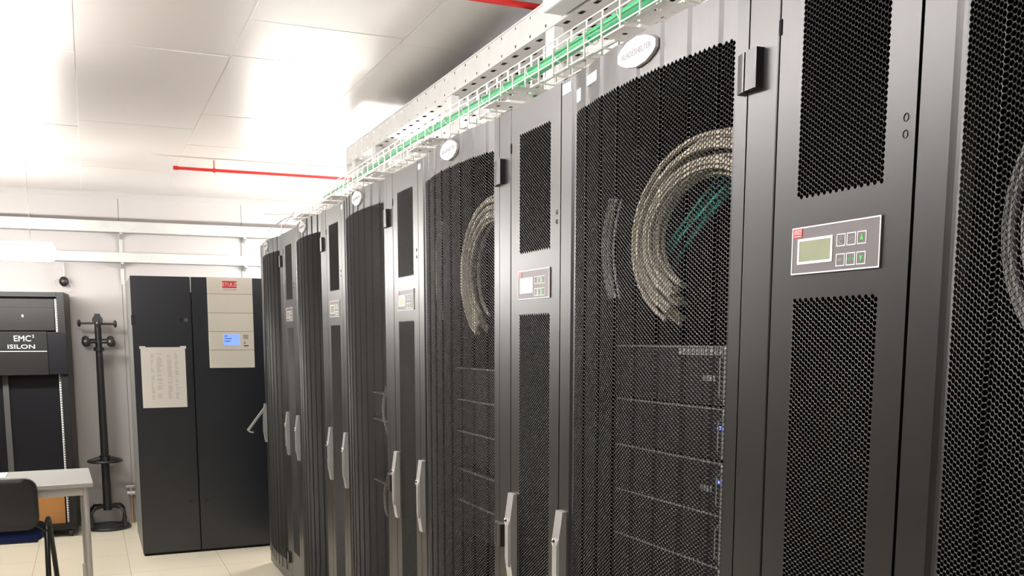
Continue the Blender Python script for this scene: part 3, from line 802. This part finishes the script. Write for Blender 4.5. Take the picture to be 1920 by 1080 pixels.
etext('EMC', .062, -.300, 1.538, 1.0); etext('2', .030, -.225, 1.556)
etext('ISILON', .044, -.310, 1.478, 1.45)
MB().box(-EW+.03, -.135, -.0312, -.029, 1.441, 1.447).build('bezel_line', M_GREYTXT, bz)
for sx in (-.05, -EW+.05):
    for sy in (.04, ED-.04):
        MB().cyl((sx-.012, sy, .03), (sx+.012, sy, .03), .03, 14).build('castor', M_BLACK, er)
        
tag(MB().box(-1.80, -1.315, 6.50, 6.74, .1005, .362, 0, .002).build('cardboard_panel', M_CARD), 'brown cardboard box at bottom of the black storage rack, seen under the desk', 'cardboard box')

# ------------------------------------------------------------------ coat stand
cs = thing('coat_stand', 'black coat stand with umbrella ring and looped base against the back wall', 'coat stand', (-1.005, 6.70, 0))
mb = MB(); mb.tube([(0, 0, .15), (0, 0, .9), (0, 0, 1.70)], [.034, .030, .025], 12); mb.build('pole', M_STAND, cs, 50)
mb = MB(); mb.cyl((0, -.028, 1.685), (0, .028, 1.685), .040, 18); mb.box(-.022, .022, -.02, .02, 1.70, 1.735, 0, .003); mb.build('cap', M_STAND, cs)
def peg(x, y, z, kx, ky, kz):
    m2 = MB().tube([(0, 0, z), (x, y, z)], .0085, 8); m2.ball((x, y, z), kx, ky, kz, 0, 12); m2.build('peg', M_STAND, cs, 60)
peg(-.135, 0, 1.660, .014, .026, .030); peg(.130, 0, 1.655, .014, .026, .030)
peg(0, -.13, 1.655, .024, .014, .028)
peg(-.092, -.10, 1.510, .034, .026, .036); peg(.090, -.10, 1.508, .034, .026, .036); peg(-.095, .08, 1.53, .03, .026, .032); peg(.092, .08, 1.53, .03, .026, .032)
mb = MB(); mb.cyl((0, 0, 1.44), (0, 0, 1.47), .040, 14); mb.build('collar', M_STAND, cs)
mb = MB(); mb.cyl((0, 0, .545), (0, 0, .60), .042, 14)
mb.tube([(.128*math.cos(a), .128*math.sin(a), .555) for a in [2*PI*i/28 for i in range(28)]], .010, 8, closed=True)
for a in range(4):
    q = PI/2*a; mb.tube([(.03*math.cos(q), .03*math.sin(q), .575), (.128*math.cos(q), .128*math.sin(q), .557)], [.022, .010], 8)
mb.build('umbrella_ring', M_STAND, cs, 50)
for a in range(4):
    q = PI/4+PI/2*a
    p2 = [(0, .175), (.07, .185), (.14, .178), (.172, .15), (.180, .10), (.172, .045), (.15, .018), (.10, .013)]
    MB().tube([(r_*math.cos(q), r_*math.sin(q), z) for r_, z in p2], .012, 8).build('leg', M_STAND, cs, 60)
mb = MB(); mb.tube([(.165*math.cos(a), .165*math.sin(a), .0125) for a in [2*PI*i/32 for i in range(32)]], .0125, 8, closed=True)
mb.cyl((0, 0, .004), (0, 0, .02), .15, 28); mb.build('drip_tray', M_STAND, cs, 50)

# pipe with valve beside the cabinet
t = thing('wall_pipe', 'thin copper pipe with pale valve between coat stand and tall grey cabinet', 'pipe', (-.815, 6.86, 0))
MB().cyl((0, 0, .0), (0, 0, .24), .011, 10).build('pipe', M_COPPER, t, 50)
mb = MB().cyl((-.03, 0, .255), (.03, 0, .255), .018, 12); mb.cyl((0, 0, .235), (0, 0, .30), .012, 10); mb.box(-.04, .03, -.012, .012, .30, .32, 0, .004)
mb.build('valve', M_ALU, t)

# ------------------------------------------------------------------ desk and chair
dk = thing('desk', 'light grey laminate desk in front of the black storage rack', 'desk', (-1.764, 4.577, 0), D2R(2.0))
MB().box(-.66, .655, -.35, .355, .695, .72, 0, .003).build('tabletop', M_DESK, dk)
mb = MB(); mb.box(-.62, .61, -.31, -.285, .645, .6945); mb.box(-.62, .61, .285, .31, .645, .6945); mb.box(-.62, -.595, -.285, .285, .645, .6945); mb.box(.585, .61, -.285, .285, .645, .6945)
mb.build('apron', M_DESKMET, dk)
for sx in (-.62, .612):
    for sy in (-.30, .30):
        mb = MB().cyl((sx, sy, .0), (sx, sy, .6945), .0175, 14)
        lg = mb.build('leg', M_DESKMET, dk, 50)
        MB().cyl((sx, sy, 0.001), (sx, sy, .115), .027, 14).build('foot_sleeve', M_DESKMET, lg, 50)
tag(MB().box(-1.80, -1.575, 4.63, 4.86, .7205, .728, 0, .001).build('paper_pad', M_PAPER), 'white paper pad lying on the desk at left edge of the photo', 'paper')

ch = thing('office_chair', 'black-backed chair with navy seat drawn up to the light grey desk', 'chair', (-1.60, 4.30, 0), D2R(-3))
def rounded(w_, h_, r_, n=6):
    pts = []
    for cx_, cy_, a0 in ((w_-r_, h_-r_, 0), (-w_+r_, h_-r_, PI/2), (-w_+r_, -h_+r_, PI), (w_-r_, -h_+r_, 1.5*PI)):
        for i in range(n+1): a = a0+PI/2*i/n; pts.append((cx_+r_*math.cos(a), cy_+r_*math.sin(a)))
    return pts
bp = MB(); R1 = rounded(.225, .145, .065)
def backpt(x, z, off): return (x, -.185+.12*(x*x)/.05*.35+off-.10*(z), .638+z)
n = len(R1)
vs = [backpt(x, z, -.018) for x, z in R1]+[backpt(x, z, .018) for x, z in R1]+[backpt(x*.9, z*.86, -.026) for x, z in R1]+[backpt(x*.9, z*.86, .028) for x, z in R1]
fs = [(i, (i+1) % n, n+(i+1) % n, n+i) for i in range(n)]+[(i, (i+1) % n, 2*n+(i+1) % n, 2*n+i) for i in range(n)]+[(n+i, n+(i+1) % n, 3*n+(i+1) % n, 3*n+i) for i in range(n)]
fs += [tuple(range(2*n, 3*n)), tuple(range(3*n, 4*n))]
bp.add(vs, fs); bp.build('backrest', M_BLACK, ch, 45)
sp = MB(); S1 = rounded(.225, .21, .07)
vs = [(x, y+.07, .425) for x, y in S1]+[(x, y+.07, .455) for x, y in S1]+[(x*.92, y*.92+.07, .472) for x, y in S1]
fs = [(i, (i+1) % n, n+(i+1) % n, n+i) for i in range(n)]+[(n+i, n+(i+1) % n, 2*n+(i+1) % n, 2*n+i) for i in range(n)]+[tuple(range(n))[::-1], tuple(range(2*n, 3*n))]
sp.add(vs, fs); sp.build('seat', M_SEAT, ch, 45)
MB().box(-.21, .21, -.12, .26, .412, .4255, 0, .004).build('seat_shell', M_BLACK, ch)
for sx in (-1, 1):
    x = sx*.255
    MB().tube([(x, -.17, .0), (x, -.13, .30), (x, -.09, .485), (x, -.06, .515), (x, .02, .52), (x, .05, .50), (x+.012*sx, .12, .25), (x+.02*sx, .20, .0)], .0145, 10).build('leg_frame', M_STAND, ch, 60)
    MB().tube([(x, .0, .505), (sx*.20, .0, .43), (sx*.15, .0, .418)], .011, 8).build('seat_support', M_STAND, ch, 60)
    MB().tube([(x, -.10, .47), (sx*.19, -.145, .53), (sx*.16, -.150, .565)], .010, 8).build('back_support', M_STAND, ch, 60)
